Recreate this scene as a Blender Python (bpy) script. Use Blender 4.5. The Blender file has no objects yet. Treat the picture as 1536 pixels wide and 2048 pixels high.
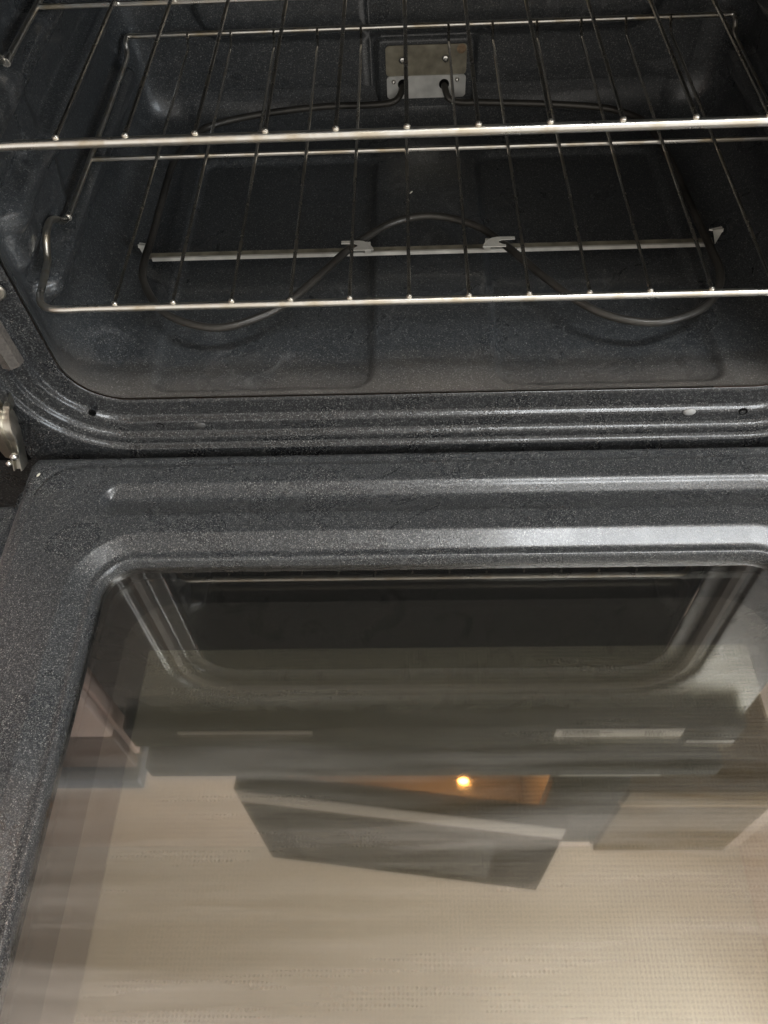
import bpy, math, random
from mathutils import Vector, Matrix
import numpy as np

random.seed(7)
SC = bpy.context.scene
COL = SC.collection

# ------------------------------------------------------------------ camera
cam_d = bpy.data.cameras.new("camera")
cam = bpy.data.objects.new("camera", cam_d)
COL.objects.link(cam)
YAW, PITCH, ROLL = -0.06245348, 0.98525582, -0.06735556
cy, sy, cp, sp, cr, sr = math.cos(YAW), math.sin(YAW), math.cos(PITCH), math.sin(PITCH), math.cos(ROLL), math.sin(ROLL)
fw = Vector((sy * cp, cy * cp, -sp))
rt = Vector((cy, -sy, 0))
up = rt.cross(fw)
R0 = cr * rt + sr * up
U0 = -sr * rt + cr * up
m = Matrix((R0, U0, -fw)).transposed().to_4x4()
m.translation = Vector((-0.02358, -0.40072, 0.51107))
cam.matrix_world = m
cam_d.sensor_fit = 'HORIZONTAL'
cam_d.sensor_width = 36
cam_d.lens = 36 * 1544.8 / 1536
cam_d.clip_start = 0.01
cam_d.clip_end = 50
SC.camera = cam

# ------------------------------------------------------------------ world, exposure
w = bpy.data.worlds.new("World")
SC.world = w
w.use_nodes = True
w.node_tree.nodes["Background"].inputs[0].default_value = (1.0, 0.95, 0.88, 1)
w.node_tree.nodes["Background"].inputs[1].default_value = 0.85
SC.view_settings.view_transform = 'Standard'
SC.view_settings.look = 'None'
SC.view_settings.exposure = 0.3
SC.view_settings.gamma = 1
LAMP_POWER = 27
WINDOW_POWER = 11
SC.cycles.max_bounces = 10
SC.cycles.sample_clamp_indirect = 3
SC.cycles.use_denoising = True
SC.cycles.denoising_input_passes = 'RGB_ALBEDO_NORMAL'
SC.cycles.denoising_prefilter = 'ACCURATE'


# ------------------------------------------------------------------ helpers
def link(o, parent=None, mat=None):
    COL.objects.link(o)
    if parent is not None:
        o.parent = parent
    if mat is not None:
        o.data.materials.append(mat)
    return o


def mesh(name, V, F, mat=None, parent=None, smooth=True, angle=None, loc=None):
    me = bpy.data.meshes.new(name)
    me.from_pydata([tuple(map(float, v)) for v in V], [], [tuple(map(int, f)) for f in F])
    me.update()
    if smooth:
        me.polygons.foreach_set('use_smooth', [True] * len(me.polygons))
        if angle is not None:
            me.set_sharp_from_angle(angle=math.radians(angle))
    o = bpy.data.objects.new(name, me)
    link(o, parent, mat)
    if loc is not None:
        o.location = loc
    return o


def empty(name, loc=(0, 0, 0)):
    o = bpy.data.objects.new(name, None)
    o.empty_display_size = 0.05
    COL.objects.link(o)
    o.location = loc
    return o


def tag(o, label=None, cat=None, group=None, kind=None):
    if label: o['label'] = label
    if cat: o['category'] = cat
    if group: o['group'] = group
    if kind: o['kind'] = kind
    return o


class MB:
    """collects geometry for one mesh"""
    def __init__(self):
        self.V, self.F = [], []

    def add(self, V, F):
        b = len(self.V)
        self.V += [tuple(v) for v in V]
        self.F += [tuple(i + b for i in f) for f in F]
        return self

    def box(self, x0, x1, y0, y1, z0, z1, bev=0.0):
        if bev <= 0:
            V = [(x, y, z) for x in (x0, x1) for y in (y0, y1) for z in (z0, z1)]
            F = [(0, 1, 3, 2), (4, 6, 7, 5), (0, 4, 5, 1), (2, 3, 7, 6), (0, 2, 6, 4), (1, 5, 7, 3)]
            return self.add(V, F)
        import bmesh
        bm = bmesh.new()
        bmesh.ops.create_cube(bm, size=1)
        for v in bm.verts:
            v.co = Vector(((x0 + x1) / 2 + v.co.x * (x1 - x0), (y0 + y1) / 2 + v.co.y * (y1 - y0), (z0 + z1) / 2 + v.co.z * (z1 - z0)))
        bmesh.ops.bevel(bm, geom=bm.edges[:], offset=bev, segments=3, profile=.5, affect='EDGES')
        bm.verts.index_update()
        V = [v.co[:] for v in bm.verts]
        F = [[v.index for v in f.verts] for f in bm.faces]
        bm.free()
        return self.add(V, F)

    def tube(self, P, r, n=12, closed=False, cap=True):
        P = [Vector(p) for p in P]
        N = len(P)
        rs = r if hasattr(r, '__len__') else [r] * N
        T = []
        for i in range(N):
            if closed:
                t = P[(i + 1) % N] - P[i - 1]
            else:
                t = P[min(i + 1, N - 1)] - P[max(i - 1, 0)]
            T.append(t.normalized())
        a = Vector((0, 0, 1)) if abs(T[0].z) < .9 else Vector((1, 0, 0))
        nrm = (a - T[0] * a.dot(T[0])).normalized()
        V = []
        for i in range(N):
            nrm = (nrm - T[i] * nrm.dot(T[i])).normalized()
            b = T[i].cross(nrm)
            for k in range(n):
                an = 2 * math.pi * k / n
                V.append(P[i] + rs[i] * (math.cos(an) * nrm + math.sin(an) * b))
        F = []
        for i in range(N if closed else N - 1):
            j = (i + 1) % N
            for k in range(n):
                l = (k + 1) % n
                F.append((i * n + k, i * n + l, j * n + l, j * n + k))
        if cap and not closed:
            F.append(tuple(range(n))[::-1])
            F.append(tuple((N - 1) * n + k for k in range(n)))
        return self.add(V, F)

    def sphere(self, c, r, sx=1, sy=1, sz=1, nu=12, nv=8):
        V, F = [], []
        for i in range(nv + 1):
            th = math.pi * i / nv
            for j in range(nu):
                ph = 2 * math.pi * j / nu
                V.append((c[0] + sx * r * math.sin(th) * math.cos(ph), c[1] + sy * r * math.sin(th) * math.sin(ph), c[2] + sz * r * math.cos(th)))
        for i in range(nv):
            for j in range(nu):
                k = (j + 1) % nu
                F.append((i * nu + j, (i + 1) * nu + j, (i + 1) * nu + k, i * nu + k))
        return self.add(V, F)

    def disc(self, c, r0, axis, prof, n=20):
        """lathe about axis through c; prof = [(radius, along)]"""
        a = Vector(axis).normalized()
        u = a.orthogonal().normalized()
        v = a.cross(u)
        V, F = [], []
        for (rr, h) in prof:
            for k in range(n):
                t = 2 * math.pi * k / n
                V.append(Vector(c) + a * h + rr * r0 * (math.cos(t) * u + math.sin(t) * v))
        for i in range(len(prof) - 1):
            for k in range(n):
                l = (k + 1) % n
                F.append((i * n + k, i * n + l, (i + 1) * n + l, (i + 1) * n + k))
        F.append(tuple((len(prof) - 1) * n + k for k in range(n)))
        return self.add(V, F)

    def prism(self, poly, fn0, fn1):
        """poly in 2d, mapped by fn0 / fn1 to the two faces"""
        n = len(poly)
        V = [fn0(p) for p in poly] + [fn1(p) for p in poly]
        F = [tuple(range(n)), tuple(range(2 * n - 1, n - 1, -1))]
        F += [(i, i + n, (i + 1) % n + n, (i + 1) % n) for i in range(n)]
        return self.add(V, F)

    def build(self, name, mat, parent=None, smooth=True, angle=35):
        return mesh(name, self.V, self.F, mat, parent, smooth, angle)


def spline(P, n=8, closed=False):
    """Catmull-Rom through the points"""
    P = [Vector(p) for p in P]
    N = len(P)
    out = []
    for i in range(N if closed else N - 1):
        if closed:
            a, b, c, d = P[i - 1], P[i], P[(i + 1) % N], P[(i + 2) % N]
        else:
            a, b, c, d = P[max(i - 1, 0)], P[i], P[i + 1], P[min(i + 2, N - 1)]
        for k in range(n):
            t = k / n
            out.append(.5 * ((2 * b) + (c - a) * t + (2 * a - 5 * b + 4 * c - d) * t * t + (3 * b - a - 3 * c + d) * t ** 3))
    if not closed:
        out.append(P[-1])
    return out


def rrect(x0, x1, z0, z1, r, seg=10, step=0.02):
    """rounded rectangle, counter-clockwise from the middle of the bottom edge; returns [(x, z, nx, nz)] with outward normals"""
    rb = r if hasattr(r, '__len__') else (r, r)     # bottom, top radius
    pts = []

    def edge(ax, az, bx, bz, nx, nz):
        L = math.hypot(bx - ax, bz - az)
        n = max(1, int(round(L / step)))
        for i in range(n):
            t = i / n
            pts.append((ax + (bx - ax) * t, az + (bz - az) * t, nx, nz))

    def arc(cx, cz, rr, a0):
        for i in range(seg):
            a = a0 + (math.pi / 2) * i / seg
            pts.append((cx + rr * math.cos(a), cz + rr * math.sin(a), math.cos(a), math.sin(a)))
    b, t = rb
    edge(0, z0, x1 - b, z0, 0, -1)
    arc(x1 - b, z0 + b, b, -math.pi / 2)
    edge(x1, z0 + b, x1, z1 - t, 1, 0)
    arc(x1 - t, z1 - t, t, 0)
    edge(x1 - t, z1, x0 + t, z1, 0, 1)
    arc(x0 + t, z1 - t, t, math.pi / 2)
    edge(x0, z1 - t, x0, z0 + b, -1, 0)
    arc(x0 + b, z0 + b, b, math.pi)
    edge(x0 + b, z0, 0, z0, 0, -1)
    return pts


def sst(a, b, x):
    t = np.clip((x - a) / (b - a), 0, 1)
    return t * t * (3 - 2 * t)


def sd_rr(x, y, cx, cy, hx, hy, r):
    """signed distance to a rounded rectangle (numpy)"""
    qx = np.abs(x - cx) - hx + r
    qy = np.abs(y - cy) - hy + r
    return np.minimum(np.maximum(qx, qy), 0) + np.hypot(np.maximum(qx, 0), np.maximum(qy, 0)) - r


# ------------------------------------------------------------------ materials
def mat(name):
    m = bpy.data.materials.new(name)
    m.use_nodes = True
    nt = m.node_tree
    b = nt.nodes["Principled BSDF"]
    return m, nt, b


def nd(nt, t, **kw):
    n = nt.nodes.new(t)
    for k, v in kw.items():
        if k in n.inputs:
            n.inputs[k].default_value = v
        else:
            setattr(n, k, v)
    return n


def ramp(nt, src, stops):
    r = nt.nodes.new('ShaderNodeValToRGB')
    el = r.color_ramp.elements
    while len(el) < len(stops):
        el.new(.5)
    for e, (p, c) in zip(el, stops):
        e.position = p
        e.color = c if len(c) == 4 else (*c, 1)
    nt.links.new(src, r.inputs[0])
    return r


def g(v):
    return (v, v, v, 1)


def simple(name, col, rough=.5, metal=0.0, spec=.5, noise=0.0, nscale=60, bump=0.0):
    m, nt, b = mat(name)
    b.inputs['Base Color'].default_value = (*col, 1)
    b.inputs['Roughness'].default_value = rough
    b.inputs['Metallic'].default_value = metal
    b.inputs['Specular IOR Level'].default_value = spec
    if noise:
        tc = nd(nt, 'ShaderNodeTexCoord')
        n = nd(nt, 'ShaderNodeTexNoise', Scale=nscale, Detail=6.0)
        nt.links.new(tc.outputs['Object'], n.inputs['Vector'])
        r = ramp(nt, n.outputs['Fac'], [(.3, tuple(c * (1 - noise) for c in col)), (.7, tuple(min(1, c * (1 + noise)) for c in col))])
        nt.links.new(r.outputs[0], b.inputs['Base Color'])
        if bump:
            bp = nd(nt, 'ShaderNodeBump', Strength=bump, Distance=.002)
            nt.links.new(n.outputs['Fac'], bp.inputs['Height'])
            nt.links.new(bp.outputs[0], b.inputs['Normal'])
    return m


def lip_light(m, y0, y1, z1, col):
    """pale ragged band along the oven floor front: lamp light painted into the colour"""
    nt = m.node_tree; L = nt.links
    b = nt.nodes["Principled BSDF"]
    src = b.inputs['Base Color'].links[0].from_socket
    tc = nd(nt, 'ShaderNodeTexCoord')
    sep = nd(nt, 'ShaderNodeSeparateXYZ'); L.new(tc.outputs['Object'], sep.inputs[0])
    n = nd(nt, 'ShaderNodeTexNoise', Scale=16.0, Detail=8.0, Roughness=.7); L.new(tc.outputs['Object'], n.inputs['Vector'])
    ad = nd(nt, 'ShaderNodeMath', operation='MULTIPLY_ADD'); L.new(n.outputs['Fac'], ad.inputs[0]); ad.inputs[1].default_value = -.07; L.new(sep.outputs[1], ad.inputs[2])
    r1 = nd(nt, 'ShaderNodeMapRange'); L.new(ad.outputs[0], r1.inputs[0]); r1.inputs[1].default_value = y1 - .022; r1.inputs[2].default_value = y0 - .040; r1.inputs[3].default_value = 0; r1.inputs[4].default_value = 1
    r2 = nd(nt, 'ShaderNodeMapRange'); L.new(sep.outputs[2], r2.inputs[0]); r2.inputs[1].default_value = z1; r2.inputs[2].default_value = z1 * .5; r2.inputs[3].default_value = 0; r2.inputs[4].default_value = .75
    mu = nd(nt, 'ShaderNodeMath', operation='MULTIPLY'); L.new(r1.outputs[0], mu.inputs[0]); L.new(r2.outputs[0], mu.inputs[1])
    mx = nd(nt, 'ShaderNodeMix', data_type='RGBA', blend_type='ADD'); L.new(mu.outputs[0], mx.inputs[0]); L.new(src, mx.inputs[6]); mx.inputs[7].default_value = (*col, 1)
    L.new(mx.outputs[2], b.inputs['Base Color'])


def enamel(name, base=(.020, .022, .025), fleck=.30, amount=.22, rough=.24, glint=.35, wear_or_light_fade=.25, scale=1250):
    """dark porcelain enamel with pale flecks that catch the light"""
    m, nt, b = mat(name)
    L = nt.links
    tc = nd(nt, 'ShaderNodeTexCoord')
    warp = nd(nt, 'ShaderNodeTexNoise', Scale=900.0, Detail=1.0)
    L.new(tc.outputs['Object'], warp.inputs['Vector'])
    mixv = nd(nt, 'ShaderNodeMix', data_type='VECTOR')
    mixv.inputs[0].default_value = .0008
    L.new(tc.outputs['Object'], mixv.inputs[4])
    L.new(warp.outputs['Color'], mixv.inputs[5])
    vo = nd(nt, 'ShaderNodeTexVoronoi', Scale=float(scale))
    L.new(mixv.outputs[1], vo.inputs['Vector'])
    sep = nd(nt, 'ShaderNodeSeparateColor')
    L.new(vo.outputs['Color'], sep.inputs[0])
    # per-cell brightness; patches with more and fewer flecks
    n2 = nd(nt, 'ShaderNodeTexNoise', Scale=9.0, Detail=3.0)
    L.new(tc.outputs['Object'], n2.inputs['Vector'])
    n2.inputs['Scale'].default_value = 22
    add = nd(nt, 'ShaderNodeMath', operation='MULTIPLY_ADD')
    L.new(n2.outputs['Fac'], add.inputs[0])
    add.inputs[1].default_value = .10
    L.new(sep.outputs[0], add.inputs[2])
    t0 = 1.05 - amount
    fr = ramp(nt, add.outputs[0], [(max(0, t0 - .25), (*base, 1)), (min(.985, t0 - .06), tuple(c * 2.2 + .008 for c in base)), (min(.999, t0 + .05), (fleck * .30, fleck * .31, fleck * .30)), ])
    # very bright few
    fr2 = ramp(nt, sep.outputs[1], [(.93, g(0)), (.975, (fleck, fleck * .98, fleck * .92))])
    addc = nd(nt, 'ShaderNodeMix', data_type='RGBA', blend_type='ADD')
    addc.inputs[0].default_value = .55
    L.new(fr.outputs[0], addc.inputs[6])
    L.new(fr2.outputs[0], addc.inputs[7])
    # greasy wiping marks
    n3 = nd(nt, 'ShaderNodeTexNoise', Scale=14.0, Detail=5.0, Distortion=1.5)
    L.new(tc.outputs['Object'], n3.inputs['Vector'])
    rr = ramp(nt, n3.outputs['Fac'], [(.35, g(rough * .85)), (.7, g(rough * (1 + wear_or_light_fade) + .03))])
    L.new(rr.outputs[0], b.inputs['Roughness'])
    L.new(addc.outputs[2], b.inputs['Base Color'])
    # each fleck is tilted a little
    geo = nd(nt, 'ShaderNodeNewGeometry')
    vm = nd(nt, 'ShaderNodeVectorMath', operation='SUBTRACT')
    L.new(vo.outputs['Color'], vm.inputs[0])
    vm.inputs[1].default_value = (.5, .5, .5)
    vs = nd(nt, 'ShaderNodeVectorMath', operation='SCALE')
    L.new(vm.outputs[0], vs.inputs[0])
    vs.inputs[3].default_value = glint
    bp = nd(nt, 'ShaderNodeBump', Strength=.12, Distance=.0008)
    L.new(warp.outputs['Fac'], bp.inputs['Height'])
    va = nd(nt, 'ShaderNodeVectorMath', operation='ADD')
    L.new(bp.outputs[0], va.inputs[0])
    L.new(vs.outputs[0], va.inputs[1])
    vn = nd(nt, 'ShaderNodeVectorMath', operation='NORMALIZE')
    L.new(va.outputs[0], vn.inputs[0])
    L.new(vn.outputs[0], b.inputs['Normal'])
    b.inputs['Specular IOR Level'].default_value = .5
    b.inputs['Coat Weight'].default_value = .24
    b.inputs['Coat Roughness'].default_value = .11
    return m


M = {}
M['cavity'] = enamel('cavity_enamel', base=(.034, .037, .040), fleck=.24, amount=.12, rough=.30, glint=.10, wear_or_light_fade=.35)
def scuffs(m, amt):
    """pale rubbed marks and dried wipe streaks"""
    nt = m.node_tree; L = nt.links
    b = nt.nodes["Principled BSDF"]
    src = b.inputs['Base Color'].links[0].from_socket
    tc = nd(nt, 'ShaderNodeTexCoord')
    n = nd(nt, 'ShaderNodeTexNoise', Scale=19.0, Detail=9.0, Roughness=.72, Distortion=1.2); L.new(tc.outputs['Object'], n.inputs['Vector'])
    r = ramp(nt, n.outputs['Fac'], [(.56, g(0)), (.66, g(amt * .5)), (.74, g(amt))])
    n2 = nd(nt, 'ShaderNodeTexNoise', Scale=5.0, Detail=3.0); L.new(tc.outputs['Object'], n2.inputs['Vector'])
    r2 = ramp(nt, n2.outputs['Fac'], [(.42, g(0)), (.60, g(1))])
    mu = nd(nt, 'ShaderNodeMix', data_type='RGBA', blend_type='MULTIPLY'); mu.inputs[0].default_value = 1; L.new(r.outputs[0], mu.inputs[6]); L.new(r2.outputs[0], mu.inputs[7])
    mx = nd(nt, 'ShaderNodeMix', data_type='RGBA', blend_type='ADD'); mx.inputs[0].default_value = 1; L.new(src, mx.inputs[6]); L.new(mu.outputs[2], mx.inputs[7])
    L.new(mx.outputs[2], b.inputs['Base Color'])


scuffs(M['cavity'], .10)
lip_light(M['cavity'], .040, .085, .09, (.115, .096, .076))  # light falling on the front lip, put into the base colour
M['frame'] = enamel('frame_enamel', base=(.014, .0148, .0162), fleck=.22, amount=.14, rough=.27, glint=.16)
M['door'] = enamel('door_enamel', base=(.031, .033, .036), fleck=.38, amount=.20, rough=.27, glint=.13, scale=1600)


def wire_metal(name, col, rough, dirt):
    m, nt, b = mat(name)
    L = nt.links
    tc = nd(nt, 'ShaderNodeTexCoord')
    n = nd(nt, 'ShaderNodeTexNoise', Scale=35.0, Detail=5.0, Distortion=.6)
    L.new(tc.outputs['Object'], n.inputs['Vector'])
    r = ramp(nt, n.outputs['Fac'], [(.28, tuple(c * d for c, d in zip(col, dirt))), (.55, col)])
    L.new(r.outputs[0], b.inputs['Base Color'])
    rr = ramp(nt, n.outputs['Fac'], [(.3, g(rough + .15)), (.65, g(rough))])
    L.new(rr.outputs[0], b.inputs['Roughness'])
    b.inputs['Metallic'].default_value = 1
    return m


M['rack'] = wire_metal('rack_nickel', (.80, .775, .72), .27, (.70, .60, .44))
M['rung'] = wire_metal('rung_nickel', (.82, .79, .73), .18, (.6, .55, .46))
M['weld'] = simple('weld_metal', (.85, .80, .70), .35, 1.0)
M['element'] = simple('element_sheath', (.058, .054, .048), .38, .45, noise=.5, nscale=28)
M['steel'] = simple('strip_steel', (.66, .64, .58), .45, .35, noise=.22, nscale=50)
M['plate_dull'] = simple('terminal_plate_scorched', (.29, .265, .20), .42, .35, noise=.38, nscale=70)
M['plate'] = simple('terminal_plate_steel', (.70, .70, .67), .42, .35, noise=.2, nscale=60)
M['screw'] = simple('screw_steel', (.7, .69, .65), .22, 1.0)
M['rust'] = simple('rust_spot', (.30, .21, .13), .7, .2, noise=.3, nscale=300)
M['hole'] = simple('dark_hole', (.004, .004, .004), .8, 0, .1)
M['hinge'] = simple('hinge_zinc', (.60, .57, .50), .32, 1.0, noise=.25, nscale=50)
M['gasket'] = simple('gasket_braid', (.105, .094, .084), .62, .15, noise=.25, nscale=420, bump=.25)
M['rubber'] = simple('bumper_grey', (.42, .42, .41), .5)
M['bumper'] = simple('bumper_dark', (.07, .07, .068), .4)
M['black'] = simple('black_trim', (.011, .0112, .0105), .7, 0, .12)
M['label'] = simple('label_paper', (.72, .70, .66), .55, noise=.03)
M['print'] = simple('label_print', (.16, .15, .15), .6)
M['crumb'] = simple('crumb_pale', (.78, .74, .62), .7, noise=.1, nscale=300)
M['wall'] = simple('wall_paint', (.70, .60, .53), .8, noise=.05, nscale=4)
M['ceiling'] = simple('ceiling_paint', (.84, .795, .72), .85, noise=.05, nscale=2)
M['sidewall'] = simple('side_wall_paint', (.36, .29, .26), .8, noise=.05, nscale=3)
M['wood'] = simple('cabinet_wood', (.085, .050, .012), .8, 0, .1, noise=.18, nscale=9)
M['woodtrim'] = simple('cabinet_trim', (.30, .22, .12), .8, 0, .1)
M['woodfloor'] = simple('floor_boards', (.06, .045, .032), .5, noise=.2, nscale=8)
M['base'] = simple('base_cabinet_paint', (.66, .52, .47), .5, noise=.05, nscale=10)
M['baserail'] = simple('base_cabinet_rail', (.16, .11, .09), .5)
M['counter'] = simple('counter_edge', (.16, .19, .24), .3)
M['mw'] = simple('microwave_black', (.020, .020, .019), .6, 0, .15)
M['mwglass'] = simple('microwave_door_glass', (.030, .029, .026), .8, 0, .0)
M['mwwin'] = simple('microwave_window', (.014, .014, .013), .6, 0, .1)
M['mwtrim'] = simple('microwave_trim', (.30, .265, .24), .7, 0)
M['mwin'] = simple('microwave_liner', (.82, .60, .40), .6)


def glass_pane(name, refl, tint, rough, haze, dots, base, trans):
    """a mirror-like coated oven pane: sharp reflection, wiped smears, printed dot screen"""
    m, nt, b = mat(name)
    L = nt.links
    out = nt.nodes['Material Output']
    nt.nodes.remove(b)
    tc = nd(nt, 'ShaderNodeTexCoord')
    sep = nd(nt, 'ShaderNodeSeparateXYZ')
    L.new(tc.outputs['Object'], sep.inputs[0])
    # smears: long, slightly curved wiping strokes
    mp = nd(nt, 'ShaderNodeMapping')
    mp.inputs['Scale'].default_value = (1.2, 17.0, 1.0)
    mp.inputs['Rotation'].default_value = (0, 0, math.radians(3))
    wn = nd(nt, 'ShaderNodeTexNoise', Scale=3.2, Detail=2.0)
    L.new(tc.outputs['Object'], wn.inputs['Vector'])
    mixv = nd(nt, 'ShaderNodeMix', data_type='VECTOR')
    mixv.inputs[0].default_value = .030
    L.new(tc.outputs['Object'], mixv.inputs[4])
    L.new(wn.outputs['Color'], mixv.inputs[5])
    L.new(mixv.outputs[1], mp.inputs[0])
    sn = nd(nt, 'ShaderNodeTexNoise', Scale=2.2, Detail=6.0, Roughness=.62)
    L.new(mp.outputs[0], sn.inputs['Vector'])
    sm = ramp(nt, sn.outputs['Fac'], [(.42, g(0)), (.64, g(.35)), (.82, g(.8))])
    mpb = nd(nt, 'ShaderNodeMapping')
    mpb.inputs['Scale'].default_value = (.8, 11.0, 1.0)
    mpb.inputs['Rotation'].default_value = (0, 0, math.radians(9))
    L.new(mixv.outputs[1], mpb.inputs[0])
    sb = nd(nt, 'ShaderNodeTexNoise', Scale=3.0, Detail=5.0, Roughness=.55)
    L.new(mpb.outputs[0], sb.inputs['Vector'])
    smb = ramp(nt, sb.outputs['Fac'], [(.48, g(0)), (.62, g(.6)), (.76, g(1))])
    film = nd(nt, 'ShaderNodeMath', operation='MAXIMUM')
    L.new(sm.outputs[0], film.inputs[0]); L.new(smb.outputs[0], film.inputs[1])
    gl = nd(nt, 'ShaderNodeBsdfGlossy', Color=(*tint, 1), Roughness=rough)
    gl2 = nd(nt, 'ShaderNodeBsdfGlossy', Color=(*tint, 1), Roughness=.30)
    mg = nd(nt, 'ShaderNodeMixShader')
    mm = nd(nt, 'ShaderNodeMath', operation='MULTIPLY')
    L.new(sm.outputs[0], mm.inputs[0])
    mm.inputs[1].default_value = haze
    L.new(mm.outputs[0], mg.inputs[0])
    L.new(gl.outputs[0], mg.inputs[1])
    L.new(gl2.outputs[0], mg.inputs[2])
    if trans:
        under = nd(nt, 'ShaderNodeBsdfTransparent', Color=(.86, .86, .82, 1))
    else:
        under = nd(nt, 'ShaderNodeBsdfDiffuse', Color=(*base, 1))
    fr = nd(nt, 'ShaderNodeFresnel', IOR=1.5)
    fa = nd(nt, 'ShaderNodeMath', operation='MULTIPLY_ADD')
    L.new(fr.outputs[0], fa.inputs[0])
    fa.inputs[1].default_value = 0.85
    fa.inputs[2].default_value = refl
    top = nd(nt, 'ShaderNodeMixShader')
    fac = fa.outputs[0]
    if dots:
        # printed dot screen, starting a little way from the hinge
        px = .0027
        py = .0029
        sx = nd(nt, 'ShaderNodeMath', operation='MULTIPLY')
        L.new(sep.outputs[0], sx.inputs[0]); sx.inputs[1].default_value = 2 * math.pi / px
        syn = nd(nt, 'ShaderNodeMath', operation='MULTIPLY')
        L.new(sep.outputs[1], syn.inputs[0]); syn.inputs[1].default_value = 2 * math.pi / py
        cx = nd(nt, 'ShaderNodeMath', operation='COSINE'); L.new(sx.outputs[0], cx.inputs[0])
        cyn = nd(nt, 'ShaderNodeMath', operation='COSINE'); L.new(syn.outputs[0], cyn.inputs[0])
        su = nd(nt, 'ShaderNodeMath', operation='ADD'); L.new(cx.outputs[0], su.inputs[0]); L.new(cyn.outputs[0], su.inputs[1])
        dt = nd(nt, 'ShaderNodeMapRange')
        L.new(su.outputs[0], dt.inputs[0])
        dt.inputs[1].default_value = -.1; dt.inputs[2].default_value = 1.1
        st = nd(nt, 'ShaderNodeMapRange')     # 1 beyond the plain band
        L.new(sep.outputs[1], st.inputs[0])
        st.inputs[1].default_value = dots; st.inputs[2].default_value = dots - .0015
        ax = nd(nt, 'ShaderNodeMath', operation='ABSOLUTE')
        L.new(sep.outputs[0], ax.inputs[0])
        sx_ = nd(nt, 'ShaderNodeMapRange')
        L.new(ax.outputs[0], sx_.inputs[0])
        sx_.inputs[1].default_value = .2255; sx_.inputs[2].default_value = .2240
        st0 = st
        st = nd(nt, 'ShaderNodeMath', operation='MULTIPLY')
        L.new(st0.outputs[0], st.inputs[0]); L.new(sx_.outputs[0], st.inputs[1])
        wear_or_light_fade = nd(nt, 'ShaderNodeTexNoise', Scale=7.0, Detail=3.0)
        L.new(tc.outputs['Object'], wear_or_light_fade.inputs['Vector'])
        wa = nd(nt, 'ShaderNodeMath', operation='MULTIPLY_ADD'); L.new(sep.outputs[0], wa.inputs[0]); wa.inputs[1].default_value = 1.5; L.new(wear_or_light_fade.outputs['Fac'], wa.inputs[2])
        wr = nd(nt, 'ShaderNodeMapRange'); L.new(wa.outputs[0], wr.inputs[0]); wr.inputs[1].default_value = .20; wr.inputs[2].default_value = .95; wr.inputs[3].default_value = .36; wr.inputs[4].default_value = 1.0  # even print drawn fainter to the left, imitating how light shows it
        dt0 = dt
        dt = nd(nt, 'ShaderNodeMath', operation='MULTIPLY'); L.new(dt0.outputs[0], dt.inputs[0]); L.new(wr.outputs[0], dt.inputs[1])
        # dot: dark ink; between the dots a pale coating
        dm = nd(nt, 'ShaderNodeMix', data_type='RGBA')
        L.new(dt.outputs[0], dm.inputs[0])
        dm.inputs[6].default_value = (*base, 1)
        dm.inputs[7].default_value = (.06, .052, .036, 1)
        bm_ = nd(nt, 'ShaderNodeMix', data_type='RGBA')
        L.new(st.outputs[0], bm_.inputs[0])
        bm_.inputs[6].default_value = (.004, .004, .004, 1)
        L.new(dm.outputs[2], bm_.inputs[7])
        L.new(bm_.outputs[2], under.inputs['Color'])
        # plain black band reflects less, dots reflect less
        d2 = nd(nt, 'ShaderNodeMapRange')
        L.new(dt.outputs[0], d2.inputs[0])
        d2.inputs[3].default_value = 1.0; d2.inputs[4].default_value = .42
        d3 = nd(nt, 'ShaderNodeMapRange')
        L.new(st.outputs[0], d3.inputs[0])
        d3.inputs[3].default_value = .15; d3.inputs[4].default_value = 1.0
        p1 = nd(nt, 'ShaderNodeMath', operation='MULTIPLY'); L.new(d2.outputs[0], p1.inputs[0]); L.new(d3.outputs[0], p1.inputs[1])
        p2 = nd(nt, 'ShaderNodeMath', operation='MULTIPLY'); L.new(p1.outputs[0], p2.inputs[0]); L.new(fac, p2.inputs[1])
        fac = p2.outputs[0]
    L.new(fac, top.inputs[0])
    L.new(under.outputs[0], top.inputs[1])
    L.new(mg.outputs[0], top.inputs[2])
    # thin film of grease left by the cloth
    fin = nd(nt, 'ShaderNodeMixShader')
    dif = nd(nt, 'ShaderNodeBsdfDiffuse', Color=(.88, .85, .79, 1))
    fy_ = nd(nt, 'ShaderNodeMapRange')
    L.new(sep.outputs[1], fy_.inputs[0])
    fy_.inputs[1].default_value = -.19; fy_.inputs[2].default_value = -.30
    fm = nd(nt, 'ShaderNodeMath', operation='MULTIPLY'); L.new(film.outputs[0], fm.inputs[0]); L.new(fy_.outputs[0], fm.inputs[1])
    h2 = nd(nt, 'ShaderNodeMath', operation='MULTIPLY_ADD'); L.new(fm.outputs[0], h2.inputs[0]); h2.inputs[1].default_value = .23 if trans and rough < .03 else .0
    h2.inputs[2].default_value = 0 if not trans else (.010 if rough < .03 else .030)
    L.new(h2.outputs[0], fin.inputs[0])
    L.new(top.outputs[0], fin.inputs[1])
    L.new(dif.outputs[0], fin.inputs[2])
    L.new(fin.outputs[0], out.inputs[0])
    return m


M['pane_in'] = glass_pane('inner_pane_glass', .19, (1.0, .96, .90), .022, .12, 0, (0, 0, 0), True)
M['pane_mid'] = glass_pane('middle_pane_glass', .12, (1.0, .90, .78), .035, .1, 0, (0, 0, 0), True)
M['pane_out'] = glass_pane('outer_pane_glass', .46, (1.0, .97, .915), .05, .2, -.163, (.26, .245, .205), False)

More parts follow.
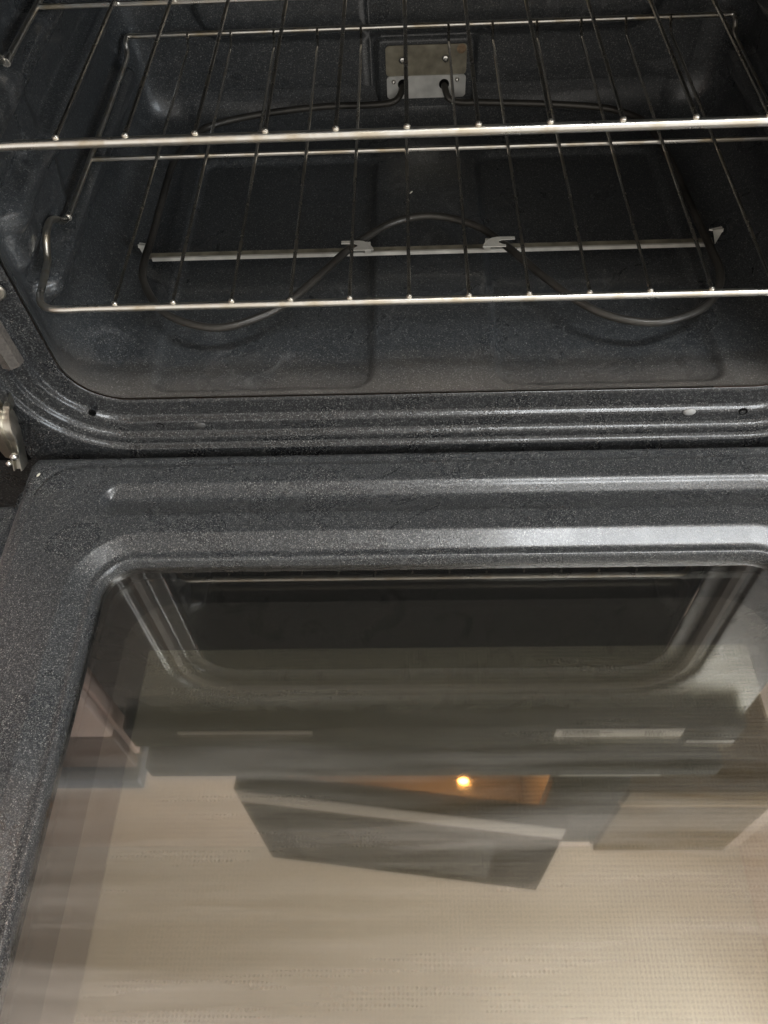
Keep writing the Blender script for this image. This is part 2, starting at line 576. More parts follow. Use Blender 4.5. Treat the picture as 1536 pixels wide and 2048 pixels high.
# ------------------------------------------------------------------ the room that the door glass mirrors
def slab(name, b, m, label=None):
    o = MB().box(*b).build(name, m, None, smooth=False)
    tag(o, kind='structure')
    return o


slab('back_wall', (-2.5, 1.6, .56, .66, -.45, 3.3), M['wall'])
slab('ceiling', (-2.5, 2.5, -3.0, .66, 3.302, 3.4), M['ceiling'])
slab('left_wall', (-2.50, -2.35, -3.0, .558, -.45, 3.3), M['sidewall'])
slab('floor', (-2.4, 2.4, -3.0, .558, -.58, -.455), M['woodfloor'])
slab('right_wall', (1.47, 1.60, -.35, .558, -.3, 3.3), M['wall'])

lamp = empty('ceiling_lamp', (1.05, -.85, 3.302))
tag(lamp, 'bright rectangular lamp hanging just under the white ceiling', 'ceiling lamp')
lm, nt, b = mat('lamp_diffuser')
b.inputs['Base Color'].default_value = (.9, .9, .9, 1)
b.inputs['Emission Color'].default_value = (.93, .97, 1, 1)
b.inputs['Emission Strength'].default_value = LAMP_POWER
hx, hy = .62, .18
MB().box(-hx, hx, -hy, hy, -.31, -.24, .02).build('diffuser', lm, lamp)
for sx in (-.4, .4):
    MB().tube([(sx, 0, -.242), (sx, 0, -.002)], .006).build('hanging_rod', M['label'], lamp)

# daylight window in the wall on the right, in front of the oven
win = empty('window', (2.45, -2.1, 1.15))
tag(win, 'bright daylight window in the wall to the right of the oven', 'window')
wm, nt, b = mat('window_daylight')
b.inputs['Base Color'].default_value = (.6, .6, .6, 1)
b.inputs['Emission Color'].default_value = (.86, .94, 1, 1)
b.inputs['Emission Strength'].default_value = WINDOW_POWER
MB().box(-.02, 0, -.55, .55, -.6, .6).build('pane', wm, win, smooth=False)
wf = MB()
for (a0, a1, c0, c1) in ((-.61, -.551, -.66, .66), (.551, .61, -.66, .66), (-.55, .55, -.66, -.601), (-.55, .55, .601, .66)):
    wf.box(-.04, .02, a0, a1, c0, c1)
wf.build('frame', M['label'], win, smooth=False)
slab('side_wall', (2.48, 2.6, -3.0, -1.0, -.45, 3.3), M['wall'])

# microwave over the range, door ajar
mwv = empty('microwave', (0, .2, 1.26))
tag(mwv, 'black over-the-range microwave with its door ajar and warm light inside', 'microwave')
t = .025
W0, W1, D, H = -.44, .495, .34, .60
XC = .30
sh = MB()
sh.box(W0, W1, .002, D, -.002, .02)
sh.box(W0, W1, .002, D, H - .02, H)
sh.box(W0, W0 + .03, .002, D, .0205, H - .0205)
sh.box(XC, W1, .004, D, .0205, H - .0205)
sh.box(W0 + .031, XC - .001, D - .03, D, .0205, H - .0205)
sh.build('case', M['mw'], mwv, smooth=False)
li = MB()
li.box(W0 + .031, XC - .001, .01, D - .031, .0205, .024)
li.box(W0 + .031, XC - .001, D - .034, D - .031, .0245, H - .021)
li.box(W0 + .031, W0 + .034, .01, D - .035, .0245, H - .021)
li.build('oven_liner', M['mwin'], mwv, smooth=False)
MB().box(XC + .005, W1 - .004, -.012, .003, .07, H - .03, .003).build('control_panel', M['mwglass'], mwv)
for k in range(6):
    MB().box(W0 + .05, XC - .05, .06 + k * .035, .075 + k * .035, -.004, -.0022).build('vent_slat', M['mwtrim'], mwv, smooth=False)
MB().box(XC + .02, W1 + .06, -.004, .0015, -.001, .045, .002).build('bottom_trim', M['mwtrim'], mwv)
bl, nt, b = mat('bulb_glow')
b.inputs['Emission Color'].default_value = (1, .46, .12, 1)
b.inputs['Emission Strength'].default_value = 24
b.inputs['Base Color'].default_value = (1, .8, .5, 1)
MB().sphere((.105, .06, .262), .009, 1.6, 1.0, .8).build('bulb', bl, mwv)
mw_l = bpy.data.lights.new('bulb_light', 'POINT')
mw_l.energy = 20
mw_l.color = (1, .45, .14)
mw_l.shadow_soft_size = .02
mw_lo = bpy.data.objects.new('bulb_light', mw_l)
COL.objects.link(mw_lo)
mw_lo.parent = mwv
mw_lo.location = (.06, .12, .30)
dr = MB().box(0, .765, -.045, 0, -.005, H - .005, .004).build('door', M['mwglass'], mwv)
dr.location = (W0, -.003, 0)
dr.rotation_euler = (0, 0, -math.radians(6.6))
MB().box(.10, .62, -.0465, -.0455, .15, H - .08, .0004).build('door_window', M['mwwin'], dr)
MB().box(.004, .761, -.048, -.0455, 0, .075, .001).build('door_trim', M['mwtrim'], dr)

# wall cabinet right of the microwave
cab = empty('wall_cabinet', (.51, .22, 1.44))
tag(cab, 'brown wooden wall cabinet right of the microwave', 'cabinet')
MB().box(0, .40, .002, .335, 0, .54).build('carcass', M['wood'], cab, smooth=False)
MB().box(.006, .394, -.018, 0, .125, .535, .003).build('cabinet_door', M['wood'], cab)
MB().box(.004, .396, -.016, 0, .105, .122, .002).build('light_rail', M['woodtrim'], cab)
MB().box(.006, .394, -.018, 0, .004, .102, .003).build('drawer_front', M['wood'], cab)

# neighbours of the range
bc = empty('base_cabinet', (-.464, 0, -.2))
tag(bc, 'pale painted base cabinet under a dark drawer and worktop, left of the oven', 'cabinet')
a, c = -.62, 0
MB().box(a, c, .012, .55, 0, .86).build('carcass', M['base'], bc, smooth=False)
MB().box(a + .004, c - .004, -.006, .010, .06, .75, .003).build('cabinet_door', M['base'], bc)
MB().box(a + .004, c - .004, -.006, .010, .756, .875, .003).build('drawer_front', M['baserail'], bc)
MB().box(a, c, -.025, .555, .88, .92, .004).build('worktop', M['counter'], bc)
tc_ = empty('tall_cabinet', (.475, .02, -.45))
tag(tc_, 'pale painted cabinet standing right of the oven', 'cabinet')
MB().box(0, .60, .022, .50, 0, .92).build('carcass', M['base'], tc_, smooth=False)
MB().box(.004, .596, 0, .020, .06, .91, .003).build('cabinet_door', M['base'], tc_)

# ------------------------------------------------------------------ the oven
oven = empty('oven', (0, 0, -.25))
tag(oven, 'black speckled enamel oven standing open with its door folded down', 'oven')
OFF = Vector((0, 0, .25))       # children keep scene heights


def P(o):
    if o.parent is oven:
        o.location = Vector(o.location) + OFF
    return o


# opening
XO, ZB, ZT, RO = .308, .0235, .428, .047
YL = .040
path = rrect(-XO, XO, ZB, ZT, (RO, .05), seg=16, step=.0028)
NP = len(path)
# --- cavity shell
YB = .465
ys = np.concatenate([[YL + .0, YL + .0015, YL + .004], np.arange(.0455, .4275, .0026)])
th = np.linspace(0, math.pi / 2, 9)
RB = .038
loops = [(y, 0.0) for y in ys] + [(YB - RB + RB * math.sin(a), RB * (1 - math.cos(a))) for a in th]
px = np.array([p[0] for p in path]); pz = np.array([p[1] for p in path])
nx = np.array([p[2] for p in path]); nz = np.array([p[3] for p in path])
RIBZ = [.108, .170, .230, .292, .354]


def wall_rib(y, z):
    """inward press of the side wall at (y, z)"""
    d = np.zeros_like(z)
    for i, zr in enumerate(RIBZ):
        prof = sst(zr - .030, zr - .010, z) * (1 - sst(zr - .001, zr + .005, z))
        ext = sst(.078, .100, y) * (1 - sst(.415, .440, y))
        d = np.maximum(d, (.021 if i % 2 == 0 else .015) * prof * ext)
        # stop bump above the rib near the front
        bp = sst(zr - .006, zr + .004, z) * (1 - sst(zr + .020, zr + .032, z)) * sst(.155, .168, y) * (1 - sst(.185, .215, y))
        d = np.maximum(d, .008 * bp)
    for zc in (.140, .200, .261, .323):       # pads between the guides, near the front
        sp = sd_rr(y, z, .140, zc, .058, .0165, .010)
        d = np.maximum(d, .0065 * (1 - sst(-.003, .003, sp)))
    d += .0050 * np.exp(-((y - .205) ** 2 / .0002 + (z - .150) ** 2 / .0004))
    d += .0050 * np.exp(-((y - .088) ** 2 + (z - .100) ** 2) / .00006)
    d += .0035 * np.exp(-((y - .11) ** 2 + (z - .148) ** 2) / .00022)      # press marks
    return d


def floor_emboss(x, y):
    d = np.zeros_like(x)
    for cx, hx_ in ((-.151, .094), (.148, .094)):
        s = sd_rr(x, np.full_like(x, y), cx, .222, hx_, .170, .016)
        d -= .0060 * (1 - sst(-.0030, .0035, s))
    return d


V = []
for (y, ins) in loops:
    grow = float(sst(YL, .085, np.array(y)))
    lip = .003 * (1 - math.sqrt(max(0, 1 - min(1, (y - YL) / .004 - 1) ** 2))) if y < YL + .004 else 0
    o = np.where(np.abs(nx) > .02, .0025 + .013 * np.abs(nx), .0025) * grow - lip - ins
    x = px + nx * o
    z = pz + nz * o
    side = np.clip((np.abs(nx) - .6) / .4, 0, 1)
    rib = wall_rib(np.full_like(z, y), z) * side * (1 if ins == 0 else max(0, 1 - ins / .01))
    x = x - nx * rib
    fl = np.clip((-nz - .8) / .2, 0, 1)
    emb = floor_emboss(x, y) * fl
    if ins > 0:
        emb = emb * 0
    z = z + emb
    for i in range(NP):
        V.append((x[i], y, z[i]))
V = np.array(V)
NL = len(loops)
i1 = next(i for i in range(NP) if nx[i] > .5 * math.sqrt(2))
idx = np.arange(NP)
deg = np.degrees(np.arctan2(nz, nx)) % 360       # 270 = floor, 0 = right, 90 = top, 180 = left


def part_of(i):
    a = deg[i]
    if 225 <= a < 315: return 'f'
    if a >= 315 or a < 45: return 'r'
    if a < 135: return 't'
    return 'l'


lab = [part_of(i) for i in range(NP)]
for key, name in (('f', 'cavity_floor'), ('l', 'cavity_wall'), ('r', 'cavity_wall'), ('t', 'cavity_roof')):
    F = []
    for j in range(NL - 1):
        for i in range(NP):
            if lab[i] == key:
                k = (i + 1) % NP
                F.append((j * NP + i, (j + 1) * NP + i, (j + 1) * NP + k, j * NP + k))
    used = sorted({v for f in F for v in f})
    mp_ = {v: n for n, v in enumerate(used)}
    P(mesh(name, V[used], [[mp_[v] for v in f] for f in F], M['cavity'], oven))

# --- cavity back with the raised upper panel and the terminal housing
xs = np.concatenate([np.arange(-.30, -.20, .003), np.arange(-.20, -.06, .01), np.arange(-.06, .0601, .002), np.arange(.07, .20, .01), np.arange(.20, .301, .003)])
zs = np.concatenate([np.arange(.036, .135, .002), np.arange(.135, .43, .01)])
GX, GZ = np.meshgrid(xs, zs)
s1 = sd_rr(GX, GZ, 0, .27, .238, .157, .035)
Yg = np.full_like(GX, YB + .0006)
Yg -= .007 * (1 - sst(-.006, .006, s1))
s2 = sd_rr(GX, GZ, 0, .070, .053, .040, .008)
Yg = np.where(s2 < .003, np.minimum(Yg, YB - .0065 * (1 - sst(-.003, .003, s2))), Yg)
nzv, nxv = GX.shape
Vb = np.stack([GX, Yg, GZ], -1).reshape(-1, 3)
Fb = [(j * nxv + i, j * nxv + i + 1, (j + 1) * nxv + i + 1, (j + 1) * nxv + i) for j in range(nzv - 1) for i in range(nxv - 1)]
P(mesh('cavity_back', Vb, Fb, M['cavity'], oven))

# --- stepped front frame, swept round the opening
prof = [(-.0002, .0404), (.0001, .0398), (.0008, .0393), (.0030, .0385), (.0150, .0372), (.0164, .0366), (.0175, .0352), (.0182, .0335), (.0190, .0320), (.0205, .0312),
        (.0285, .0302), (.0300, .0295), (.0312, .0278), (.0320, .0258), (.0330, .0250), (.0375, .0243), (.0390, .0236), (.0402, .0218), (.0410, .0198), (.0425, .0190), (.050, .0186)]
V, F = [], []
path2 = rrect(-XO, XO, ZB, ZT, (RO, .05), seg=24, step=.02)
n2 = len(path2)
for (u, y) in prof:
    for (x, z, a, b_) in path2:
        V.append((x + a * u, y, z + b_ * u))
XB, ZLO, ZHI = .448, -.11, .515
for (x, z, a, b_) in path2:
    x0, z0 = x + a * .05, z + b_ * .05
    ts = []
    if abs(a) > 1e-6: ts.append(((XB if a > 0 else -XB) - x0) / a)
    if abs(b_) > 1e-6: ts.append(((ZHI if b_ > 0 else ZLO) - z0) / b_)
    tt = min(v for v in ts if v > -1e-6)
    V.append((x0 + a * tt, .0186, z0 + b_ * tt))
for j in range(len(prof)):
    for i in range(n2):
        k = (i + 1) % n2
        F.append((j * n2 + i, j * n2 + k, (j + 1) * n2 + k, (j + 1) * n2 + i))
P(mesh('front_frame', V, F, M['frame'], oven, angle=60))
# body behind the frame (flanks), manifold panel, cooktop
MB().box(-.450, -.4484, .019, .545, -.2, .56).build('side_panel', M['frame'], oven, smooth=False).location = OFF
MB().box(.4484, .450, .019, .545, -.2, .56).build('side_panel', M['frame'], oven, smooth=False).location = OFF
MB().box(-.444, .444, -.008, .03, .5155, .585, .004).build('manifold_panel', M['black'], oven).location = OFF
MB().box(-.425, .425, -.040, .545, .5865, .624, .006).build('cooktop', M['black'], oven).location = OFF
MB().box(-.445, .445, .0175, .03, -.24, -.112, .003).build('drawer_front', M['black'], oven).location = OFF
lb = MB().box(.178, .358, -.0095, -.0082, .523, .549, .0).build('rating_label', M['label'], oven, smooth=False)
lb.location = OFF
pr = MB()
for k in range(9):
    xx = .305 + k * .003
    pr.box(xx, xx + random.choice((.0009, .0016)), -.0100, -.0096, .529, .543)
for r_ in range(4):
    pr.box(.188, .188 + random.uniform(.05, .10), -.0100, -.0096, .527 + r_ * .005, .5285 + r_ * .005)
tag(pr.build('print', M['print'], lb, smooth=False), kind='stuff')
MB().box(-.365, -.17, -.0095, -.0082, .524, .534, .0).build('trim_strip', M['mwtrim'], oven, smooth=False).location = OFF
MB().box(.372, .44, -.0095, -.0082, .566, .573, .0).build('trim_strip', M['label'], oven, smooth=False).location = OFF

# --- braided gasket pressed into the frame on both sides and over the top
gp = [p for p in rrect(-XO, XO, ZB, ZT, (RO, .05), seg=18, step=.012)]
gp = [p for p in gp if not (p[3] < -.35 and p[1] < .2) and not (p[1] < .076)]
V, F = [], []
cs = [(.0165, .0345), (.0180, .0285), (.0232, .0250), (.0240, .0243), (.0252, .0250), (.0312, .0262), (.0325, .0315)]
for (x, z, a, b_) in gp:
    for (u, y) in cs:
        V.append((x + a * u, y - .004, z + b_ * u))
nc = len(cs)
for i in range(len(gp) - 1):
    for k in range(nc - 1):
        F.append((i * nc + k, (i + 1) * nc + k, (i + 1) * nc + k + 1, i * nc + k + 1))
F.append(tuple(range(nc)))
F.append(tuple((len(gp) - 1) * nc + k for k in range(nc))[::-1])
P(mesh('door_gasket', V, F, M['gasket'], oven, angle=40))
MB().disc((-.318, .0335, .148), .007, (0.35, -1, 0), [(1, 0), (1, .002), (.8, .0032), (.45, .0034)]).build('gasket_clip', M['hinge'], oven).location = OFF

# --- frame holes and bumpers
for (x, z, r_) in ((-.2935, .0180, .0026), (-.240, .0002, .0026), (.258, .0035, .0028)):
    o = MB().disc((x, .0312, z), r_, (0, -1, 0), [(1.25, -.001), (1.2, .0006), (1.0, .0006), (.95, -.0006)], 16).build('screw_hole', M['hole'], oven)
    o.location = OFF
for (x, z, mt) in ((-.205, -.0005, M['bumper']), (.213, .0045, M['rubber'])):
    o = MB().sphere((x, .0312, z), .0052, 1.0, .42, .72, 20, 12).build('bumper', mt, oven)
    o.location = OFF

# --- heating element
E = [(.020, .460, .063), (.021, .452, .060), (.026, .443, .053), (.040, .441, .050), (.059, .440, .050), (.134, .432, .05), (.187, .422, .05), (.209, .411, .05), (.229, .39, .05), (.240, .339, .05), (.247, .241, .05), (.251, .182, .05), (.252, .152, .05),
     (.241, .123, .05), (.219, .102, .05), (.184, .091, .05), (.148, .100, .05), (.121, .122, .05), (.095, .156, .05), (.067, .197, .05), (.046, .223, .05), (.018, .239, .05), (-.010, .243, .05), (-.039, .233, .05),
     (-.062, .213, .05), (-.081, .192, .05), (-.102, .162, .05), (-.127, .129, .05), (-.152, .109, .05), (-.185, .097, .05), (-.217, .105, .05), (-.241, .122, .05), (-.261, .155, .05), (-.267, .182, .05),
     (-.266, .226, .05), (-.266, .281, .05), (-.264, .349, .05), (-.247, .396, .05), (-.225, .416, .05), (-.171, .433, .05), (-.111, .442, .05), (-.060, .442, .05), (-.036, .443, .052), (-.027, .450, .058), (-.025, .460, .064)]
el = MB().tube(spline(E, 6), .0036, 14).build('heating_element', M['element'], oven)
el.location = OFF


def rplate(x0, x1, z0, z1, r, y0, y1):
    mb = MB()
    poly = [(p[0], p[1]) for p in rrect(x0, x1, z0, z1, r, seg=5, step=1)] if x0 < 0 < x1 else None
    mb.prism(poly, lambda p: (p[0], y0, p[1]), lambda p: (p[0], y1, p[1]))
    return mb


YP = YB - .0068
o1 = rplate(-.043, .0435, .0722, .1035, .004, YP - .0012, YP).build('terminal_plate', M['plate_dull'], el, smooth=False)
o2 = rplate(-.0425, .0435, .0485, .0728, .004, YP - .0028, YP - .0014).build('terminal_plate', M['plate'], el, smooth=False)
for (x, z, r_, y) in ((-.025, .0890, .0042, YP - .0014), (.021, .0895, .0042, YP - .0014), (-.035, .0675, .0024, YP - .003), (.034, .0680, .0024, YP - .003)):
    s_ = MB().disc((x, y, z), r_, (0, -1, 0), [(1, 0), (1, .0006), (.9, .0016), (.6, .0024), (.3, .0026), (.25, .0016)], 16)
    s_.build('screw', M['screw'], el)
for (x, z) in ((-.025, .064), (.020, .063)):
    MB().disc((x, YP - .0029, z), .0056, (0, -1, 0), [(1, 0), (.95, .0003), (.6, .0002)], 18).build('terminal_hole', M['hole'], el)
MB().disc((.0375, YP - .0013, .0985), .0050, (0, -1, 0), [(1, 0), (.8, .0003), (.5, .0004)], 14).build('rust_spot', M['rust'], el)

# support strip under the element (bent steel channel) with folded feet and two clips
st = MB()
ZS = .036
st.box(-.268, .260, .2088, .2110, ZS - .0032, ZS + .0004)
st_o = st.build('support_strip', M['steel'], el, smooth=False)
MB().box(-.272, .264, .2114, .2185, ZS - .0022, ZS - .0010).build('strip_flange', M['plate_dull'], el, smooth=False)
for sx, xe in ((-1, -.271), (1, .263)):
    f_ = MB()
    f_.prism([(0, 0), (.012, .004), (.013, -.003)], lambda p: (xe + sx * p[0], .228 + p[1] * .6, ZS + .002 + p[1] * .2), lambda p: (xe + sx * p[0], .2275 + p[1] * .6, ZS + .0005 + p[1] * .2))
    f_.prism([(.003, .002), (.013, .003), (.010, -.014)], lambda p: (xe + sx * p[0], .2262, ZS + p[1]), lambda p: (xe + sx * p[0], .2272, ZS + p[1]))
    f_.build('strip_foot', M['steel'], el, smooth=False)
for sx in (-1, 1):
    xc = -.068 if sx < 0 else .060
    pl = []
    # outline of the clip: flat plate, rounded on its inner end
    pts = [(-.020, -.0055), (.010, -.0055)] + [(.010 + .010 * math.sin(a), .0045 - .010 * math.cos(a)) for a in np.linspace(0.2, 1.45, 6)][0:0]
    pts = [(-.018, .0075), (-.018, .0040), (-.004, .0035), (-.001, .0015), (-.001, -.0010), (-.004, -.0030), (-.008, -.0042), (-.008, -.0065), (.016, -.0065), (.0145, -.0020), (.011, .0030), (.006, .0062), (.001, .0075)]
    pts = [(p[0] * .88, p[1] * .85) for p in pts]
    pts = [(-sx * p[0] if sx > 0 else p[0], p[1]) for p in pts]
    if sx > 0: pts = pts[::-1]
    yc, zc = .1965, .0542
    cl = MB().prism(pts, lambda p: (xc + p[0], yc + p[1], zc + p[1] * .1), lambda p: (xc + p[0], yc + p[1], zc - .0011 + p[1] * .1))
    xm = xc + (.008 if sx < 0 else -.008)
    cl.prism([(-.003, 0), (.003, 0), (.003, 1), (-.003, 1)], lambda p: (xm + p[0], yc + .0055 + p[1] * .0052, zc - .0010 - p[1] * (zc - ZS - .0014)), lambda p: (xm + p[0], yc + .0065 + p[1] * .0052, zc - .0010 - p[1] * (zc - ZS - .0014)))
    cl.build('strip_clip', M['steel'], el, smooth=False)

# --- hinge, left (and right, out of the frame)
for sx in (-1, 1):
    h = MB()
    hx0 = sx * .3500
    pp = spline([(hx0, .022, .046), (hx0, .008, .046), (hx0, -.001, .039), (hx0, -.004, .028), (hx0 + sx * .003, -.003, .016), (hx0 + sx * .006, -.004, .004), (hx0 + sx * .008, -.008, -.008)], 5)
    # U-channel lever
    V, F = [], []
    cs = [(-.0068, .010), (-.0068, -.0005), (-.0056, -.0022), (-.0044, -.0022), (-.0036, .0014), (.0036, .0014), (.0044, -.0022), (.0056, -.0022), (.0068, -.0005), (.0068, .010)]
    for i, p in enumerate(pp):
        tq = (pp[min(i + 1, len(pp) - 1)] - pp[max(i - 1, 0)]).normalized()
        nn = Vector((1, 0, 0)).cross(tq).normalized()
        if nn.y > 0: nn = -nn
        sc = .62 + .28 * math.sin(math.pi * min(1, i / (len(pp) * .75)))
        for (a, d) in cs:
            V.append(p + Vector((a * sc, 0, 0)) - nn * d)
    for i in range(len(pp) - 1):
        for k in range(len(cs) - 1):
            F.append((i * 10 + k, i * 10 + k + 1, (i + 1) * 10 + k + 1, (i + 1) * 10 + k))
    h.add(V, F)
    hg = h.build('door_hinge', M['hinge'], oven, angle=40)
    hg.location = OFF
    rv = MB().sphere((hx0 + sx * .0045, -.0075, .0095), .0036).build('hinge_rivet', M['screw'], hg)
    rv2 = MB().sphere((hx0 + sx * .013, -.0075, .000), .0028).build('hinge_rivet', M['screw'], hg)
    MB().prism([(.008, .030), (.020, .034), (.024, .015), (.022, -.006), (.012, -.012), (.010, .010)], lambda p: (hx0 + sx * p[0], .004, p[1]), lambda p: (hx0 + sx * p[0], .008, p[1])).build('hinge_plate', M['hinge'], hg, smooth=False)
    so = MB()
    so.box(min(sx * .361, sx * .395), max(sx * .361, sx * .395), .0178, .0300, -.030, .048, .003)
    so.build('hinge_slot', M['hole'], oven).location = OFF
    MB().box(min(sx * .364, sx * .395), max(sx * .364, sx * .395), .0165, .0177, .0455, .0475).build('slot_edge', M['screw'], oven, smooth=False).location = OFF

# ------------------------------------------------------------------ the door (its frame tilts up 2.3 degrees at the far end)
TILT = -math.atan(.04)
DZ = -.012


def place_door(o):
    o.location = Vector((0, 0, DZ)) + OFF
    o.rotation_euler = (TILT, 0, 0)
    return o


WX, WY0, WY1, WR = .2685, -.0955, -.455, .028       # glass edge
DXH, DY0, DY1 = .354, .0115, -.53
wcx, wcy, whx, why = 0, (WY0 + WY1) / 2, WX, (WY0 - WY1) / 2


def door_z(x, y):
    s = -(0) + sd_rr(x, y, wcx, wcy, whx, why, WR)          # >0 outside the window
    z = np.zeros_like(x)
    # dished step down to the window
    z += -.0070 * (1 - np.clip((s - .0078) / .0150, 0, 1)) * (s < .0228) * 1.0
    z = np.where(s < .0078, -.0070, z)
    # long pressed bead between hinge and window
    b1 = sd_rr(x, y, 0, -.0385, .283, .0190, .0185)
    v = (-.0200 - y) / .0165                                  # 0..1 across the steep face
    steep = np.clip(v, 0, 1)
    back = 1 - np.clip((-.0385 - y) / .019, 0, 1)
    dep = -.0066 * np.minimum(steep, back * .9 + .0)
    z += dep * (1 - sst(-.008, .0, b1))
    # border step near the outer edge
    b2 = sd_rr(x, y, 0, (DY0 + DY1) / 2, DXH - .014, (DY0 - DY1) / 2 - .0150, .035)
    z += -.0016 * sst(-.001, .0015, b2)
    b3 = sd_rr(x, y, 0, (DY0 + DY1) / 2, DXH - .014, (DY0 - DY1) / 2 - .0085, .035)
    z += .0008 * sst(-.001, .001, b3)
    # rolled outer edge
    e = sd_rr(x, y, 0, (DY0 + DY1) / 2, DXH, (DY0 - DY1) / 2, .010)
    z += -.010 * (1 - np.sqrt(np.clip(1 - np.clip((e + .010) / .010, 0, 1) ** 2, 0, 1)))
    return z, s, e


fx = np.concatenate([np.arange(-.354, -.235, .0011), np.linspace(-.234, .234, 90), np.arange(.236, .3545, .0011)])
fy = np.concatenate([np.arange(.0115, -.130, -.0009), np.arange(-.131, -.44, -.004), np.arange(-.441, -.5301, -.002)])
X, Y = np.meshgrid(fx, fy)
Z, S, Ed = door_z(X, Y)
# soften along and across for pressed-metal radii
for _ in range(2):
    Z[1:-1] = (Z[:-2] + 2 * Z[1:-1] + Z[2:]) / 4
ny_, nx_ = X.shape
Vd = np.stack([X, Y, Z], -1).reshape(-1, 3)
Sf = S.reshape(-1)
F = []
for j in range(ny_ - 1):
    for i in range(nx_ - 1):
        q = (j * nx_ + i, (j + 1) * nx_ + i, (j + 1) * nx_ + i + 1, j * nx_ + i + 1)
        if min(Sf[k] for k in q) > .0028:
            F.append(q)
b0 = len(Vd)
# rolled rim round the glass
rim = [(.0062, -.00705), (.0040, -.0066), (.0026, -.0065), (.0014, -.0069), (.0004, -.0080), (.0000, -.0100), (.0000, -.0200)]
rp = rrect(-WX, WX, WY1, WY0, WR, seg=16, step=.01)
Vr = [(x + a * v, y + b_ * v, z) for (v, z) in rim for (x, y, a, b_) in rp]
nr = len(rp)
for j in range(len(rim) - 1):
    for i in range(nr):
        k = (i + 1) % nr
        F.append((b0 + j * nr + i, b0 + (j + 1) * nr + i, b0 + (j + 1) * nr + k, b0 + j * nr + k))
door = place_door(mesh('door', np.concatenate([Vd, np.array(Vr)]), F, M['door'], oven))
# outer skin behind the liner
dsk = MB()
dsk.box(-.378, .378, -.545, .000, -.062, -.034, .006)
dsk.build('outer_skin', M['frame'], door)
for sx in (-1, 1):
    fl_ = MB().box(min(sx * .3556, sx * .396), max(sx * .3556, sx * .396), -.54, -.034, -.034, -.009, .008)
    fl_.build('side_flange', M['door'], door)
sd_ = MB()
sd_.box(-.3535, -.3505, -.528, .004, -.0335, -.006)
sd_.box(.3505, .3535, -.528, .004, -.0335, -.006)
sd_.box(-.3500, .3500, .0075, .0105, -.0335, -.006)
sd_.box(-.3500, .3500, -.5285, -.5255, -.0335, -.006)
sd_.build('liner_side', M['door'], door, smooth=False)
# panes
mesh('inner_pane', [(-WX - .001, WY1 - .001, -.017), (WX + .001, WY1 - .001, -.017), (WX + .001, WY0 + .001, -.017), (-WX - .001, WY0 + .001, -.017)], [(0, 1, 2, 3)], M['pane_in'], door, smooth=False)
mp2 = rrect(-.243, .243, -.52, -.126, .035, seg=10, step=.5)
mesh('middle_pane', [(p[0], p[1], -.0215) for p in mp2], [tuple(range(len(mp2)))], M['pane_mid'], door, smooth=False)
tz = math.tan(math.radians(0.08))
mesh('outer_pane', [(-.32, -.51, -.027 - .32 * tz), (.32, -.51, -.027 + .32 * tz), (.32, -.07, -.027 + .32 * tz), (-.32, -.07, -.027 - .32 * tz)], [(0, 1, 2, 3)], M['pane_out'], door, smooth=False)

# ------------------------------------------------------------------ racks
S_ = .0445


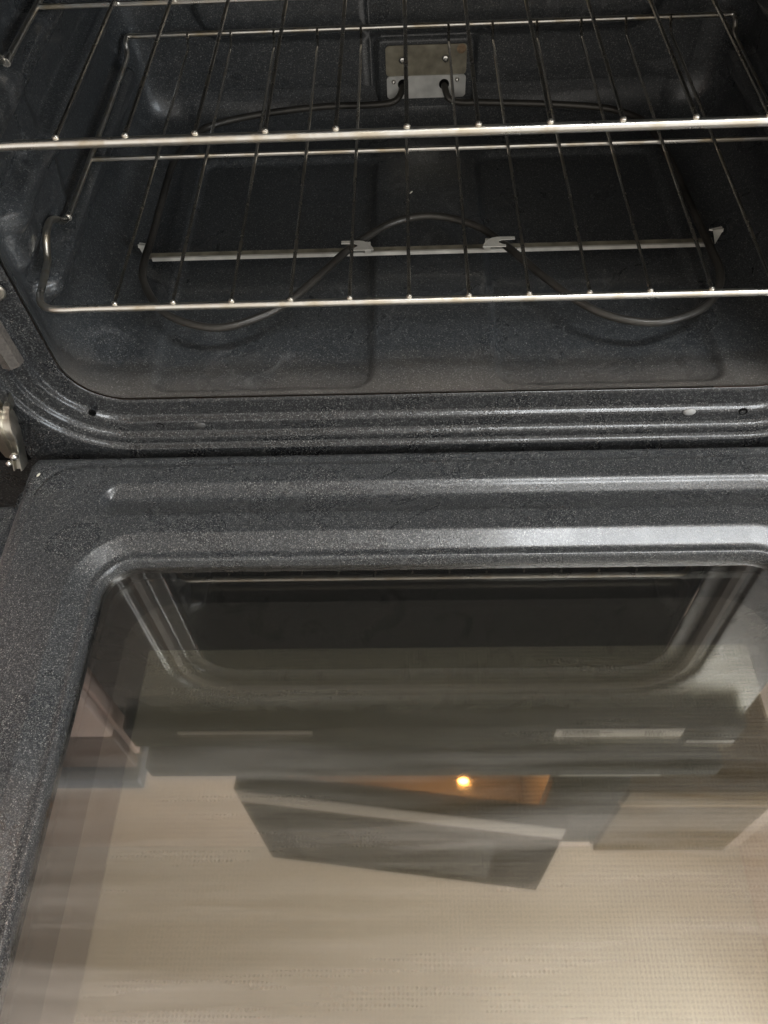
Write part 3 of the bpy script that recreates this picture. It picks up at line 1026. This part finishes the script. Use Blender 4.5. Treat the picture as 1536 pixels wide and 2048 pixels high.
def rack(name, label, z, yf, ym, yb, rise, rf):
    r = empty(name, (0, yf, z))
    tag(r, label, 'oven rack', 'chrome wire racks in the oven')
    L = lambda x, y, zz: (x, y - yf, zz - z)
    fb = MB()
    xe = -.308
    for_ = []
    a = [L(xe + .0005, ym - .085, z), L(xe - .0005, .165 + (yf - .05), z), L(xe - .002, .157 + (yf - .05), z + .001), L(xe - .004, .148 + (yf - .05), z + .009), L(xe - .005, .139 + (yf - .05), z + .0125), L(xe - .0045, .125 + (yf - .05), z + .011), L(xe - .004, .114 + (yf - .05), z + .004), L(xe - .003, .105 + (yf - .05), z), L(xe - .001, yf + .030, z - .001)]
    corner = [L(xe + .001, yf + .016, z), L(xe + .005, yf + .006, z), L(xe + .016, yf, z), L(xe + .04, yf, z)]
    left = spline(a + corner, 5)
    backl = spline([L(xe + .0005, ym - .085, z), L(xe + .0005, ym, z), L(xe, yb - .035, z), L(xe - .001, yb - .014, z + .001), L(xe - .001, yb - .006, z + rise * .75), L(xe + .001, yb, z + rise), L(xe + .010, yb, z + rise)], 5)
    right = [Vector((-p.x, p.y, p.z)) for p in left]
    backr = [Vector((-p.x, p.y, p.z)) for p in backl]
    fpts = left + right[::-1]
    rr = []
    for p in fpts:
        rr.append(rf if p.y < .115 else max(.0026, rf - (p.y - .115) * .02))
    fb.tube(fpts, rr, 14)
    fb.build('front_rail', M['rack'], r)
    MB().tube(backl + backr[::-1], .0025, 12).build('rear_rail', M['rack'], r)
    MB().tube([L(xe + .001, ym, z - .0005), L(-xe - .001, ym, z - .0005)], .0021, 10).build('cross_bar', M['rack'], r)
    # rungs: one mesh shared by all
    rg = MB()
    zr = z + rf + .0006
    pts = [L(0, yf - .0006, zr), L(0, yf + .004, zr), L(0, ym, z + .0034), L(0, yb - .040, z + .0034), L(0, yb - .016, z + .0040), L(0, yb - .006, z + rise * .85), L(0, yb - .0015, z + rise + .001)]
    pts = [pts[0], pts[1]] + spline(pts[1:], 5)[1:]
    rg.tube(pts, .00145, 8)
    wd = MB()
    wd.sphere(L(0, yf + .0008, z + rf + .0005), .0023, 1.0, .8, .75, 10, 7)
    for i in range(12):
        x = (i - 5.5) * S_
        if i == 0:
            ro = rg.build('rung', M['rung'], r)
            wo = wd.build('weld', M['weld'], ro)
            first, fw_ = ro, wo
        else:
            ro = first.copy(); COL.objects.link(ro); ro.parent = r
            wo = fw_.copy(); COL.objects.link(wo); wo.parent = ro
        ro.location = (x, 0, 0)
    return r


rack('oven_rack', 'lower wire oven rack whose whole front left corner shows above the heating element', .116, .050, .2473, .4449, .012, .0029)
rack('oven_rack', 'upper wire oven rack nearest the camera, its rear half cropped by the top edge', .2383, .0645, .2545, .4500, .012, .0032)

# ------------------------------------------------------------------ crumbs
def crumb(loc, s, rz, label):
    mb = MB()
    mb.sphere((0, 0, 0), 1, s[0], s[1], s[2], 9, 6)
    mb.V = [(x * (1 + random.uniform(-.2, .2)), y * (1 + random.uniform(-.2, .2)), z) for x, y, z in mb.V]
    o = mb.build('crumb', M['crumb'], None)
    o.location = loc
    o.rotation_euler = (0, 0, rz)
    tag(o, label, 'crumb', 'stray crumbs')


crumb((-.018, .322, .0225), (.0024, .0008, .0008), .9 - math.pi, 'pale grain-like crumb lying on the dark oven floor behind the element')
crumb((-.341, -.012, -.0105), (.0022, .0010, .0009), 1.0, 'curved pale crumb on the door corner beside the hinge')
